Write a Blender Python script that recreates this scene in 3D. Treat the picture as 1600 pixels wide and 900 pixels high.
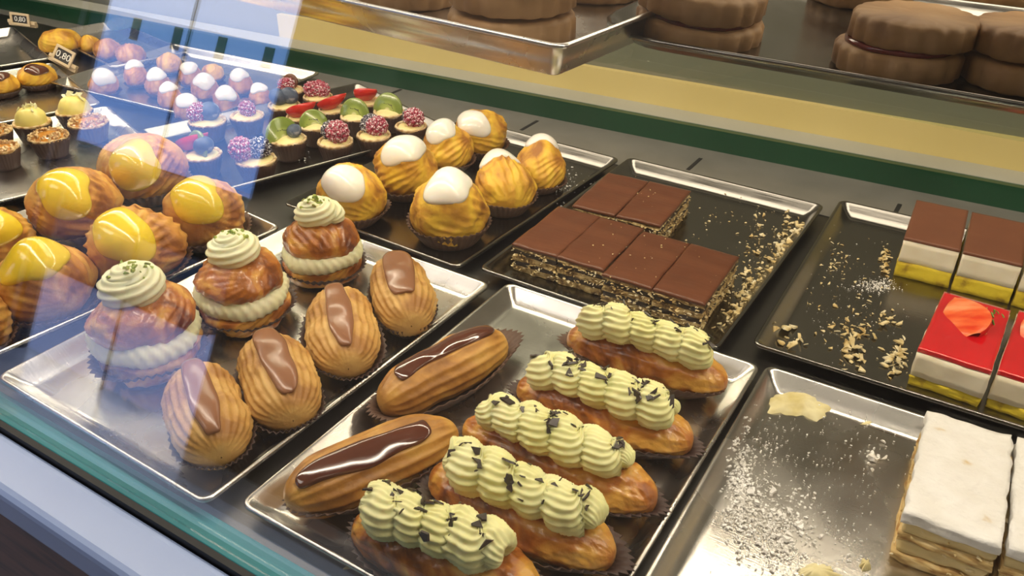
import bpy, math, random
import numpy as np
from mathutils import Vector, Matrix
random.seed(7)
for o in list(bpy.data.objects): bpy.data.objects.remove(o)
SC = bpy.context.scene; COL = SC.collection
PI = math.pi
# ------------------------------------------------------------------ camera
F = 1319.67; HC = .52
FW = np.array([-0.442299, 0.72957, -0.521632]); RI = np.array([0.849899, 0.526702, 0.01602]); UP = np.array([-0.286433, 0.436249, 0.85302])
cd = bpy.data.cameras.new('camera'); cam = bpy.data.objects.new('camera', cd); COL.objects.link(cam)
cd.sensor_width = 36; cd.lens = F/1600*36; cd.clip_start = .01; cd.clip_end = 300
m = Matrix.Identity(4)
for i in range(3):
    m[i][0] = RI[i]; m[i][1] = UP[i]; m[i][2] = -FW[i]
m[0][3], m[1][3], m[2][3] = 0, 0, HC
cam.matrix_world = m; SC.camera = cam
SC.view_settings.view_transform = 'Standard'; SC.view_settings.look = 'None'; SC.view_settings.gamma = 1
SC.view_settings.use_curve_mapping = False
SC.view_settings.exposure = 0.17
# ------------------------------------------------------------------ world: bright overcast street sky
W = bpy.data.worlds.new('sky'); SC.world = W; W.use_nodes = True
bg = W.node_tree.nodes['Background']; bg.inputs[0].default_value = (.53, .65, 1.0, 1); bg.inputs[1].default_value = 2.2
# ------------------------------------------------------------------ lamps of the shop
def area(name, loc, rot, sx, sy, power, col):
    l = bpy.data.lights.new(name, 'AREA'); l.shape = 'RECTANGLE'; l.size = sx; l.size_y = sy; l.energy = power; l.color = col
    o = bpy.data.objects.new(name, l); COL.objects.link(o); o.location = loc; o.rotation_euler = rot; return o
area('case_strip_lamp', (-.75, .47, .672), (0, 0, 0), 2.9, .035, 9.5, (1, .88, .70))
area('shelf_strip_lamp', (-.8, .72, .314), (math.radians(12), 0, 0), 3.0, .018, 7.0, (1, .86, .64))
area('case_top_lamp', (-.75, 1.0, .690), (0, 0, 0), 2.8, .22, 12, (1, .87, .66))
area('ceiling_lamp_light', (-1.6, -.6, 1.96), (0, 0, 0), 1.2, .6, 13, (1, .93, .84))

# ------------------------------------------------------------------ helpers
def at(px, py, z=.02):
    """point on the horizontal plane at height z that the photograph shows at px, py"""
    d = FW + RI*(px-800)/F + UP*(450-py)/F
    t = (z-HC)/d[2]; return np.array([d[0]*t, d[1]*t, z])
def dep(P): return float((np.array(P)-[0, 0, HC]) @ FW)

def vn(P, seed=0):
    P = np.asarray(P, float); i = np.floor(P).astype(np.int64); f = P-i; f = f*f*(3-2*f)
    def h(a, b, c):
        n = (a*73856093) ^ (b*19349663) ^ (c*83492791) ^ (seed*2654435761 & 0x7fffffff)
        n = (n ^ (n >> 13))*1274126177; n = n & 0x7fffffff; n = (n ^ (n >> 16))*668265263; n = n & 0x7fffffff
        return n/0x7fffffff*2-1
    x, y, z = i[..., 0], i[..., 1], i[..., 2]; r = 0
    for dx in (0, 1):
        for dy in (0, 1):
            for dz in (0, 1):
                w = (f[..., 0] if dx else 1-f[..., 0])*(f[..., 1] if dy else 1-f[..., 1])*(f[..., 2] if dz else 1-f[..., 2])
                r = r + w*h(x+dx, y+dy, z+dz)
    return r
def fbm(P, seed=0, o=3):
    P = np.asarray(P, float); r = 0; a = 1
    for k in range(o): r = r+a*vn(P*2**k, seed+k*17); a *= .5
    return r

def mesh(name, V, Fc, mat, parent=None, smooth=True, loc=None, rot=None):
    me = bpy.data.meshes.new(name)
    V = np.asarray(V, float); me.from_pydata(V.tolist(), [], [list(map(int, f)) for f in Fc]); me.update()
    if smooth: me.polygons.foreach_set('use_smooth', [True]*len(me.polygons))
    if mat: me.materials.append(mat)
    o = bpy.data.objects.new(name, me); COL.objects.link(o)
    if parent: o.parent = parent
    if loc is not None: o.location = loc
    if rot is not None: o.rotation_euler = rot
    return o
def thing(name, label, cat, loc=(0, 0, 0), rz=0, group=None):
    o = bpy.data.objects.new(name, None); COL.objects.link(o); o.empty_display_size = .02
    o.location = loc; o.rotation_euler = (0, 0, rz); return tag(o, label, cat, group)
def tag(o, label, cat, group=None, kind=None):
    o['label'] = label; o['category'] = cat
    if group: o['group'] = group
    if kind: o['kind'] = kind
    return o
def gridf(nu, nv, cu=False, cv=False, off=0):
    Fs = []
    for i in range(nu if cu else nu-1):
        for j in range(nv if cv else nv-1):
            a = i*nv+j; b = i*nv+(j+1) % nv; c = ((i+1) % nu)*nv+(j+1) % nv; d = ((i+1) % nu)*nv+j
            Fs.append((a+off, b+off, c+off, d+off))
    return Fs
class MB:
    def __init__(s): s.V = []; s.F = []; s.n = 0
    def add(s, V, Fc):
        V = np.asarray(V, float).reshape(-1, 3); s.V.append(V); s.F += [tuple(i+s.n for i in f) for f in Fc]; s.n += len(V)
    def box(s, x0, x1, y0, y1, z0, z1, R=None, T=None):
        V = np.array([(x, y, z) for x in (x0, x1) for y in (y0, y1) for z in (z0, z1)], float)
        if R is not None: V = V @ R.T
        if T is not None: V = V+T
        s.add(V, [(0, 1, 3, 2), (4, 6, 7, 5), (0, 4, 5, 1), (2, 3, 7, 6), (0, 2, 6, 4), (1, 5, 7, 3)])
    def build(s, name, mat, parent=None, smooth=False): return mesh(name, np.concatenate(s.V), s.F, mat, parent, smooth)
def bevel(o, w, n=2):
    b = o.modifiers.new('bevel', 'BEVEL'); b.width = w; b.segments = n; b.limit_method = 'ANGLE'; return o
def rotz(a): return np.array([[math.cos(a), -math.sin(a), 0], [math.sin(a), math.cos(a), 0], [0, 0, 1.]])
def randrot(rs):
    q = rs.normal(size=4); q /= np.linalg.norm(q); w, x, y, z = q
    return np.array([[1-2*(y*y+z*z), 2*(x*y-z*w), 2*(x*z+y*w)], [2*(x*y+z*w), 1-2*(x*x+z*z), 2*(y*z-x*w)], [2*(x*z-y*w), 2*(y*z+x*w), 1-2*(x*x+y*y)]])
def lathe(prof, n=48, flute=None):
    """prof: list of (r, z); flute(r,z,k)->amp"""
    th = np.linspace(0, 2*PI, n, endpoint=False); V = []
    for k, (r, z) in enumerate(prof):
        rr = r*(1+(flute(k)*np.cos(flute.n*th) if flute else 0)); V.append(np.stack([rr*np.cos(th), rr*np.sin(th), z+0*th], 1))
    return np.concatenate(V), gridf(len(prof), n, False, True)

# ------------------------------------------------------------------ materials
def mat(name, cols, scale=8., rough=.5, metal=0., bump=0., bscale=40., sss=0., coat=0., detail=6., pos=None, spec=.5, stretch=None, distort=0., sssr=.004, bd=.0015):
    M = bpy.data.materials.new(name); M.use_nodes = True; nt = M.node_tree; N = nt.nodes; L = nt.links; B = N['Principled BSDF']
    B.inputs['Roughness'].default_value = rough; B.inputs['Metallic'].default_value = metal
    B.inputs['Specular IOR Level'].default_value = spec
    if coat: B.inputs['Coat Weight'].default_value = coat; B.inputs['Coat Roughness'].default_value = .08
    if sss:
        B.inputs['Subsurface Weight'].default_value = sss; B.inputs['Subsurface Radius'].default_value = (1, .7, .4); B.inputs['Subsurface Scale'].default_value = sssr
    tc = N.new('ShaderNodeTexCoord'); mp = N.new('ShaderNodeMapping'); L.new(tc.outputs['Object'], mp.inputs[0])
    if stretch: mp.inputs['Scale'].default_value = stretch
    if len(cols) == 1: B.inputs['Base Color'].default_value = (*cols[0], 1)
    else:
        n = N.new('ShaderNodeTexNoise'); n.inputs['Scale'].default_value = scale; n.inputs['Detail'].default_value = detail; n.inputs['Distortion'].default_value = distort
        L.new(mp.outputs[0], n.inputs['Vector'])
        r = N.new('ShaderNodeValToRGB'); e = r.color_ramp.elements
        if pos is None: pos = [.33+.34*i/(len(cols)-1) for i in range(len(cols))]
        e[0].position = pos[0]; e[0].color = (*cols[0], 1); e[1].position = pos[-1]; e[1].color = (*cols[-1], 1)
        for i in range(1, len(cols)-1):
            q = e.new(pos[i]); q.color = (*cols[i], 1)
        L.new(n.outputs[0], r.inputs[0]); L.new(r.outputs[0], B.inputs['Base Color'])
    if bump:
        n2 = N.new('ShaderNodeTexNoise'); n2.inputs['Scale'].default_value = bscale; n2.inputs['Detail'].default_value = 5; L.new(mp.outputs[0], n2.inputs['Vector'])
        b = N.new('ShaderNodeBump'); b.inputs['Strength'].default_value = bump; b.inputs['Distance'].default_value = bd
        L.new(n2.outputs[0], b.inputs['Height']); L.new(b.outputs[0], B.inputs['Normal'])
    return M
def steel(name, base=(.62, .60, .57), rough=.22, smear=.5):
    M = bpy.data.materials.new(name); M.use_nodes = True; nt = M.node_tree; N = nt.nodes; L = nt.links; B = N['Principled BSDF']
    B.inputs['Metallic'].default_value = 1; B.inputs['Base Color'].default_value = (*base, 1)
    tc = N.new('ShaderNodeTexCoord')
    n = N.new('ShaderNodeTexNoise'); n.inputs['Scale'].default_value = 14; n.inputs['Detail'].default_value = 8; n.inputs['Distortion'].default_value = .6; L.new(tc.outputs['Object'], n.inputs['Vector'])
    r = N.new('ShaderNodeMapRange'); r.inputs[1].default_value = .35; r.inputs[2].default_value = .75; r.inputs[3].default_value = rough; r.inputs[4].default_value = rough+.22*smear
    L.new(n.outputs[0], r.inputs[0]); L.new(r.outputs[0], B.inputs['Roughness'])
    mp = N.new('ShaderNodeMapping'); mp.inputs['Scale'].default_value = (9, 220, 9); mp.inputs['Rotation'].default_value = (0, 0, .5); L.new(tc.outputs['Object'], mp.inputs[0])
    n2 = N.new('ShaderNodeTexNoise'); n2.inputs['Scale'].default_value = 3; n2.inputs['Detail'].default_value = 4; L.new(mp.outputs[0], n2.inputs['Vector'])
    b = N.new('ShaderNodeBump'); b.inputs['Strength'].default_value = .12; b.inputs['Distance'].default_value = .0006; L.new(n2.outputs[0], b.inputs['Height']); L.new(b.outputs[0], B.inputs['Normal'])
    return M
STEEL = steel('tray_steel'); STEELD = steel('dark_steel_and_reflection', (.25, .24, .225), .16); STRIP = mat('grey_steel_strip', [(.20, .195, .18), (.26, .25, .23)], 12, .4, metal=.35)  # STEELD: dark floor reflection put into the colour; upper shelf tray is dark itself
DECK = steel('deck_steel', (.13, .125, .12), .32)
CHOUX = mat('choux_gold', [(.27, .085, .012), (.56, .245, .045), (.74, .42, .09)], 26, .5, bump=.8, bscale=75, pos=[.34, .48, .62], sss=.12, distort=1., bd=.003)
CHOUXY = mat('choux_egg_yellow', [(.36, .14, .018), (.68, .36, .04), (.82, .53, .05)], 22, .5, bump=.8, bscale=75, pos=[.34, .46, .60], sss=.12, distort=1., bd=.003)
CHOUXP = mat('choux_pale_gold', [(.38, .17, .035), (.58, .32, .08), (.70, .44, .14)], 24, .52, bump=.7, bscale=80, pos=[.34, .47, .62], sss=.1, distort=.8, bd=.003)
CHOUXB = mat('choux_baked_amber', [(.15, .032, .005), (.48, .16, .02), (.74, .40, .075)], 24, .30, bump=.8, bscale=70, pos=[.34, .48, .62], sss=.1, coat=.35, distort=1.2, bd=.004)
CHOUXE = mat('eclair_ochre', [(.30, .125, .022), (.50, .24, .045), (.62, .35, .075)], 22, .42, bump=.7, bscale=80, pos=[.34, .48, .62], sss=.1, distort=.8, bd=.003)
ICEY = mat('lemon_icing', [(.86, .60, .02), (.93, .71, .06)], 14, .16, sss=.25, coat=.5)
ICEW = mat('white_fondant', [(.86, .82, .76), (.90, .87, .82)], 10, .2, sss=.3, coat=.3)
MILK = mat('milk_chocolate_icing', [(.25, .105, .048), (.30, .13, .062)], 10, .26, coat=.15)
DARKG = mat('dark_chocolate_glaze', [(.085, .026, .014), (.12, .036, .02)], 12, .1, coat=.8)
CREAM = mat('pistachio_white_cream', [(.80, .79, .50), (.88, .86, .60)], 20, .42, sss=.3, bump=.1, bscale=120)
CREAMY = mat('lemon_butter_cream', [(.78, .76, .34), (.86, .84, .46)], 20, .4, sss=.3, bump=.1, bscale=120)
FLAKE = mat('dark_flake', [(.022, .014, .012), (.05, .032, .026)], 60, .35)
PIST = mat('chopped_pistachio', [(.22, .32, .04), (.45, .5, .1), (.2, .14, .05)], 120, .6, pos=[.35, .55, .75])
PAPER = mat('brown_cup_paper', [(.085, .042, .026), (.12, .062, .038)], 30, .6)
PAPERD = mat('dark_cup_paper', [(.045, .02, .016), (.06, .03, .022)], 30, .5)
CHOCTOP = mat('square_chocolate_top', [(.105, .032, .014), (.14, .045, .02)], 14, .3, bump=.35, bscale=18, stretch=(1, 5, 1), spec=.4)
CHOCMAT = mat('slice_chocolate_top', [(.15, .052, .024), (.18, .064, .03)], 14, .5)
WHITEC = mat('set_white_cream', [(.76, .68, .50), (.86, .80, .66)], 30, .5, bump=.3, bscale=120, sss=.2)
SPONGE = mat('yellow_sponge', [(.22, .12, .01), (.62, .46, .02), (.72, .56, .03)], 60, .7, bump=.8, bscale=160, pos=[.3, .42, .6])
JELLY = mat('red_jelly', [(.55, .004, .01), (.68, .008, .016)], 12, .07, coat=.8, sss=.2)
WAFER = mat('wafer_flakes', [(.10, .05, .02), (.42, .29, .11), (.62, .48, .24)], 160, .6, pos=[.36, .5, .62])
PUFFP = mat('puff_pastry', [(.36, .18, .04), (.66, .45, .17), (.78, .6, .3)], 60, .6, bump=.6, bscale=120, pos=[.34, .5, .66], stretch=(1, 1, 4))
PUFFC = mat('pastry_cream', [(.72, .56, .25), (.82, .68, .36)], 30, .45, sss=.2)
SUGAR = mat('sugared_pastry_top', [(.62, .48, .28), (.74, .72, .68), (.80, .79, .77)], 38, .9, bump=1., bscale=110, pos=[.30, .38, .6], detail=9, bd=.003)
TART = mat('tart_shell', [(.36, .19, .07), (.66, .46, .24), (.80, .68, .48)], 120, .6, bump=.6, bscale=200, pos=[.35, .5, .65])
CUST = mat('tart_custard', [(.78, .66, .30), (.86, .76, .42)], 20, .35, sss=.3)
LEMON = mat('lemon_cream', [(.74, .62, .16), (.82, .72, .26)], 20, .35, sss=.3)
NUT = mat('chopped_nut', [(.36, .18, .05), (.66, .45, .2), (.78, .62, .36)], 150, .5, pos=[.38, .5, .62])
CARAMEL = mat('caramel', [(.52, .20, .02), (.62, .28, .04)], 20, .15, coat=.6)
def sugared(name, c1, c2, scale=420, thr=(.53, .60), rough=.3):
    return mat(name, [c1, c2, (.82, .80, .84)], scale, rough, pos=[.3, thr[0], thr[1]], detail=2, sss=.1)
RASP = sugared('raspberry', (.28, .012, .045), (.36, .02, .07)); BLACKB = sugared('blackberry', (.012, .01, .03), (.02, .016, .05))
BLUEB = mat('blueberry', [(.03, .045, .09), (.08, .11, .18), (.5, .5, .55)], 60, .45, pos=[.35, .6, .72])
KIWIG = None
STRAW = mat('strawberry_skin', [(.50, .012, .012), (.68, .03, .02)], 40, .22, coat=.4, sss=.2, bump=.3, bscale=160)
STRAWF = mat('strawberry_cut_flesh', [(.72, .05, .015), (.84, .16, .05), (.86, .34, .16)], 24, .2, coat=.6, sss=.3, stretch=(1, 3, 1))
SEED = mat('seed', [(.7, .5, .15)], rough=.4)
LEAF = mat('green_leaf_bits', [(.10, .26, .03), (.22, .40, .08)], 80, .5)
COOKIE = mat('shortcrust', [(.22, .10, .03), (.38, .21, .08), (.46, .28, .13)], 16, .6, bump=.5, bscale=90)
JAM = mat('jam', [(.10, .008, .01), (.2, .015, .015)], 20, .15, coat=.5)
CRUMB = mat('crumb_flakes', [(.50, .34, .12), (.72, .58, .30), (.84, .76, .55)], 90, .7)
POWDER = mat('icing_sugar', [(.84, .82, .78), (.9, .89, .87)], 40, .9)
SMEARC = mat('smeared_cream', [(.62, .52, .22), (.80, .74, .46)], 40, .5, bump=.5, bscale=120)
GREEN = mat('green_enamel', [(.004, .045, .018), (.006, .06, .025)], 6, .25)
GREYL = mat('grey_ledge', [(.36, .36, .31), (.42, .42, .37)], 6, .45)
YELLOW = mat('cream_yellow_panel', [(.62, .50, .19), (.68, .56, .24)], 3, .5)
OLIVE = mat('olive_grey_panel', [(.17, .175, .13), (.2, .2, .155)], 3, .4)
RAIL = mat('white_rail_skylight_tint', [(.34, .44, .74), (.37, .48, .78)], 4, .3)  # blue of the skylight on a white rail put into its colour
RUB = mat('black_rubber', [(.012, .012, .013)], rough=.6)
TEAL = mat('teal_glass_edge', [(.03, .20, .24), (.05, .27, .31)], 5, .2, coat=.5)
WOOD = mat('dark_red_wood', [(.05, .018, .01), (.13, .05, .028), (.17, .07, .04)], 9, .4, stretch=(1, 8, 8))
WALLM = mat('shop_wall_paint', [(.16, .14, .12), (.19, .165, .14)], 5, .8)
FLOORM = mat('shop_floor_tiles', [(.42, .44, .50), (.5, .52, .58)], 6, .12, spec=1.)
CEILM = mat('ceiling_paint', [(.5, .48, .45), (.55, .53, .5)], 4, .9)
LAMPB = mat('lamp_housing_white', [(.6, .6, .6)], rough=.5)
PEG = mat('pale_peg_wood', [(.62, .48, .30), (.72, .58, .40)], 40, .6, stretch=(1, 6, 1))
SLATE = mat('tag_blackboard', [(.02, .02, .024), (.03, .03, .034)], 40, .7)
CHALK = mat('chalk_white', [(.85, .85, .82)], rough=.8)
FACADE = mat('blue_facade', [(.34, .52, .74), (.38, .56, .80)], .6, .7)
PAVE = mat('street_paving', [(.40, .44, .58), (.48, .52, .66)], 1.5, .6)
HEDGE = mat('hedge_leaves', [(.006, .02, .008), (.02, .06, .02)], 30, .6, bump=1., bscale=40, bd=.03)
DARKW = mat('dark_window_recess', [(.01, .025, .035), (.02, .04, .05)], 2, .3)
def glassmat(name, R, tint=(1, 1, 1)):
    M = bpy.data.materials.new(name); M.use_nodes = True; nt = M.node_tree; N = nt.nodes; L = nt.links
    N.remove(N['Principled BSDF']); t = N.new('ShaderNodeBsdfTransparent'); t.inputs[0].default_value = (*tint, 1)
    g = N.new('ShaderNodeBsdfGlossy'); g.inputs['Roughness'].default_value = 0.012; g.inputs[0].default_value = (1, 1, 1, 1)
    lw = N.new('ShaderNodeLayerWeight'); lw.inputs[0].default_value = .5
    mr = N.new('ShaderNodeMapRange'); mr.inputs[1].default_value = 0; mr.inputs[2].default_value = 1; mr.inputs[3].default_value = R*.8; mr.inputs[4].default_value = R*1.5
    L.new(lw.outputs['Facing'], mr.inputs[0])
    x = N.new('ShaderNodeMixShader'); L.new(mr.outputs[0], x.inputs[0]); L.new(t.outputs[0], x.inputs[1]); L.new(g.outputs[0], x.inputs[2])
    L.new(x.outputs[0], N['Material Output'].inputs[0]); return M
GLASS = glassmat('front_glass', .15); SHELFG = glassmat('shelf_glass', .05, (.93, .97, .93))
def kiwimat():
    M = mat('kiwi_flesh', [(.25, .42, .03)], rough=.2, coat=.5, sss=.2); nt = M.node_tree; N = nt.nodes; L = nt.links; B = N['Principled BSDF']
    tc = N.new('ShaderNodeTexCoord'); sp = N.new('ShaderNodeSeparateXYZ'); L.new(tc.outputs['Object'], sp.inputs[0])
    cb = N.new('ShaderNodeCombineXYZ'); L.new(sp.outputs[0], cb.inputs[0]); L.new(sp.outputs[1], cb.inputs[1])
    ln = N.new('ShaderNodeVectorMath'); ln.operation = 'LENGTH'; L.new(cb.outputs[0], ln.inputs[0])
    r = N.new('ShaderNodeMapRange'); r.inputs[1].default_value = 0; r.inputs[2].default_value = .018; L.new(ln.outputs['Value'], r.inputs[0])
    c = N.new('ShaderNodeValToRGB'); e = c.color_ramp.elements; e[0].position = .18; e[0].color = (.66, .66, .36, 1); e[1].position = .95; e[1].color = (.20, .27, .05, 1)
    for p, k in ((.3, (.40, .46, .14)), (.7, (.32, .40, .09))):
        q = e.new(p); q.color = (*k, 1)
    L.new(r.outputs[0], c.inputs[0]); L.new(c.outputs[0], B.inputs['Base Color']); return M
KIWI = kiwimat(); KSEED = mat('kiwi_seed', [(.015, .012, .01)], rough=.3)

# ------------------------------------------------------------------ the room and the street (setting)
def struct(o): o['kind'] = 'structure'; return o
def boxobj(name, x0, x1, y0, y1, z0, z1, mt, parent=None):
    b = MB(); b.box(x0, x1, y0, y1, z0, z1); return b.build(name, mt, parent)
X0, X1, Y0, Y1, Z0, Z1 = -5.2, 3.2, -1.6, 2.6, -.9, 2.05
struct(boxobj('floor', X0-.1, X1+.1, Y0-.12, Y1+.1, Z0-.1, Z0, FLOORM))
struct(boxobj('ceiling', X0-.1, X1+.1, Y0-.12, Y1+.1, Z1, Z1+.1, CEILM))
struct(boxobj('wall_back', X0, X1, Y1, Y1+.1, Z0, Z1, WALLM))
struct(boxobj('wall_left', X0-.1, X0, Y0-.12, Y1+.1, Z0, Z1, WALLM))
struct(boxobj('wall_right', X1, X1+.1, Y0-.12, Y1+.1, Z0, Z1, WALLM))
wf = MB(); DX0, DX1, DZ = -3.54, -2.33, 1.5
wf.box(X0, DX0, Y0-.12, Y0, Z0, Z1); wf.box(DX1, X1, Y0-.12, Y0, Z0, Z1); wf.box(DX0, DX1, Y0-.12, Y0, DZ, Z1)
struct(wf.build('wall_front', WALLM))
dt = MB(); dt.box(DX0, DX0+.02, Y0-.09, Y0-.03, Z0, DZ); dt.box(DX1-.02, DX1, Y0-.09, Y0-.03, Z0, DZ); dt.box(-2.962, -2.955, Y0-.09, Y0-.08, Z0, DZ); dt.box(DX0, DX1, Y0-.09, Y0-.03, DZ-.03, DZ)
struct(dt.build('door_1', RUB))
struct(boxobj('street_ground', -60, 20, -60, Y0-.12, -1.1, -1.0, PAVE))
bd = thing('street_building', 'low blue building with dark windows across the street, mirrored in the front glass', 'building', (-17, -14, -1.0))
b = MB(); b.box(-22, 12, -6, 0, 0, 3.48); b.build('facade_wall', FACADE, bd)
for k in range(9):
    x = -7.5+1.57*k
    w = MB(); w.box(x-.15, x+.15, 0, .02, 2.84, 3.40); w.build('window', DARKW, bd)

pl = thing('reflection_dimming_planter', 'dark planter with a clipped hedge, added outside the door to dim part of the reflection', 'planter', (-5.3, -3.5, -1.0))  # added out of view to darken a band of the mirrored street
bevel(boxobj('planter_box', -1.7, 1.3, -.35, .35, 0, .45, DARKW, pl), .02)
D = np.array([(x, y, z) for x in (0,) for y in (0,) for z in (0,)])
b = MB(); nn = 40; us = np.linspace(0, 2*PI, nn, endpoint=False); HV = []
for q, (r_, z_) in enumerate([(.96, .452), (1, .5), (1.02, .68), (.98, .82), (.8, .88), (.3, .9), (.02, .9)]):
    X = 1.45*r_*np.sign(np.cos(us))*np.abs(np.cos(us))**.35-.2; Y = .31*r_*np.sign(np.sin(us))*np.abs(np.sin(us))**.5; Pq = np.stack([X, Y, z_+0*us], 1); HV.append(Pq+.03*vn(Pq*9, 3)[:, None]*(q > 0))
mesh('hedge', np.concatenate(HV), gridf(7, nn, False, True), HEDGE, pl)

# ------------------------------------------------------------------ the display case
case = thing('display_case', 'long refrigerated pastry display case with slanted front glass', 'display case', (0, 0, 0))
LX0, LX1 = -2.9, .9
def cpart(name, x0, x1, y0, y1, z0, z1, mt, bv=0):
    o = boxobj(name, x0, x1, y0, y1, z0, z1, mt, case)
    if bv: bevel(o, bv, 3)
    return o
cpart('deck_panel', LX0, LX1, .272, 1.42, -.02, 0, DECK)
o = cpart('rear_deck_strip', LX0, LX1, 1.128, 1.42, .0002, .0012, STRIP); o['label'] = 'grey steel strip along the rear'
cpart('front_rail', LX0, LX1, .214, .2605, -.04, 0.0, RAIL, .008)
cpart('rubber_gasket', LX0, LX1, .2610, .2665, -.01, .003, RUB)
g = cpart('glass_channel', LX0, LX1, .2670, .2915, -.01, .0022, TEAL, .001); g['label'] = 'teal glass channel strip'
cpart('wood_panel', LX0, LX1, .222, .258, -.86, -.0405, WOOD)
a15 = math.radians(15)
Rg = np.array([[1, 0, 0], [0, math.cos(a15), math.sin(a15)], [0, -math.sin(a15), math.cos(a15)]])
b = MB(); b.box(LX0, LX1, -.003, .003, .002, .70, Rg, np.array([0, .273, 0])); b.build('front_glass', GLASS, case)
# rear: green fascia, ledge, yellow panel, olive panel, all on one slightly turned line
bx, by, bang = -.30, 1.272, math.radians(3.6); Rb = rotz(bang); Tb = np.array([bx, by, 0])
def rear(name, y0, y1, z0, z1, mt, x0=-2.6, x1=1.4):
    b = MB(); b.box(x0, x1, y0, y1, z0, z1, Rb, Tb); return b.build(name, mt, case)
o = rear('green_fascia', 0, .012, .0005, .036, GREEN); o['label'] = 'dark green fascia strip'
rear('rear_ledge', .0121, .062, .0005, .037, GREYL)
o = rear('yellow_panel', .0622, .075, .0005, .083, YELLOW, x0=-1.05); o['label'] = 'pale yellow panel'
o = rear('rear_wall_panel', .0755, .09, .0005, .70, OLIVE); o['label'] = 'olive grey rear panel'
cpart('upper_shelf_glass', -2.5, .9, .610, .95, .322, .330, SHELFG, .001)
cpart('top_panel', LX0, LX1, .462, 1.36, .70, .72, LAMPB)
b = MB(); b.box(-2.25, .75, .45, .499, .675, .699); b.box(-2.25, .75, .492, .499, .565, .675); b.build('lamp_housing', LAMPB, case)  # the hanging box is an unseen lip added to shade the shelf biscuits
b = MB(); b.box(-2.35, .75, .708, .732, .3155, .3212); b.build('lamp_housing', LAMPB, case)
for k in range(9):
    cpart('deck_slot', -2.2+.3*k, -2.194+.3*k, 1.170, 1.225, .0013, .0018, RUB)
cl = thing('ceiling_lamp', 'rectangular white ceiling lamp above the customer side', 'lamp', (-1.6, -.6, 1.985))
b = MB(); b.box(-.62, .62, -.32, .32, 0, .06); b.build('lamp_housing', LAMPB, cl)

# ------------------------------------------------------------------ trays
def rrect(w, d, r, n=6):
    P = []
    for cx, cy, a0 in ((w/2-r, d/2-r, 0), (-w/2+r, d/2-r, PI/2), (-w/2+r, -d/2+r, PI), (w/2-r, -d/2+r, 1.5*PI)):
        for k in range(n): P.append((cx+r*math.cos(a0+PI/2*k/(n-1)), cy+r*math.sin(a0+PI/2*k/(n-1))))
    return np.array(P)
def tray_mesh(w, d, h=.0185, inset=.020, r=.010, corner=None):
    prof = [(.0, h-.0035), (0, h-.001), (.0012, h), (.0028, h), (.0040, h-.0012), (.0065, h-.0034), (inset*.55, h*.52), (inset-.003, .0045), (inset, .0026), (inset+.004, .0022)]
    und = [(inset+.004, .0004), (inset, .0006), (inset-.003, .0025), (inset*.5, h*.46), (.0052, h-.0060), (.0012, h-.0036)]
    V = []; nn = None
    for ins, z in prof+und:
        rr = max(.0025, r-ins*.3) if corner is None else max(.01, corner-ins)
        P = rrect(w-2*ins, d-2*ins, rr); nn = len(P); V.append(np.column_stack([P, np.full(nn, z)]))
    k = len(prof); Fc = gridf(k, nn, False, True)
    Fc.append(tuple(range((k-1)*nn, k*nn)))
    Fc += gridf(len(und), nn, False, True, k*nn); Fc.append(tuple(reversed(range(k*nn, (k+1)*nn))))
    e = (k+len(und)-1)*nn
    Fc += [(j, e+j, e+(j+1) % nn, (j+1) % nn) for j in range(nn)]
    return np.concatenate(V), Fc
def tray(label, cx, cy, deg, w=.297, d=.409, z=0., mt=None, **k):
    V, Fc = tray_mesh(w, d, **k); o = mesh('baking_tray', V, Fc, mt or STEEL, None, True, (cx, cy, z), (0, 0, math.radians(deg)))
    return tag(o, label, 'tray', 'metal trays in the display case')
tray('silver steel tray of cream sandwich puffs and milk chocolate eclairs', -.602, .494, -1.0)
tray('darkly reflecting steel tray of white iced cream puffs in the back row', -.644, .917, -2.4, mt=STEELD)
tray('silver steel tray of cream topped and dark glazed eclairs at front', -.287, .507, .2)
tray('darkly reflecting steel tray holding chocolate topped wafer squares', -.332, .9215, -.7, mt=STEELD)
tray('darkly reflecting steel tray with layered chocolate slices and red jelly slices', -.015, .953, 1.1, mt=STEELD)
tray('silver steel tray with sugar dusted slices at the front right', .016, .515, .8)
tray('steel tray of yellow iced puffs left of the sandwich puffs', -.921, .480, -6)
tray('darkly reflecting steel tray packed with small fruit tartlets', -.98, .93, -18.6, mt=STEELD)
tray('silver steel tray of nut and lemon tartlets at far left', -1.25, .59, -18.6)
tray('silver steel tray of chocolate iced puffs at upper left', -1.552, .687, -18.6)
tray('steel tray under crowded white iced puffs seen through blue reflection', -1.34, 1.015, 4, w=.39, d=.30)
tray('small steel tray with a yellow puff behind the price tag', -1.66, 1.09, -12, w=.34, d=.16)
tray('empty steel tray at the top left corner', -1.866, .80, -18.6)

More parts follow.
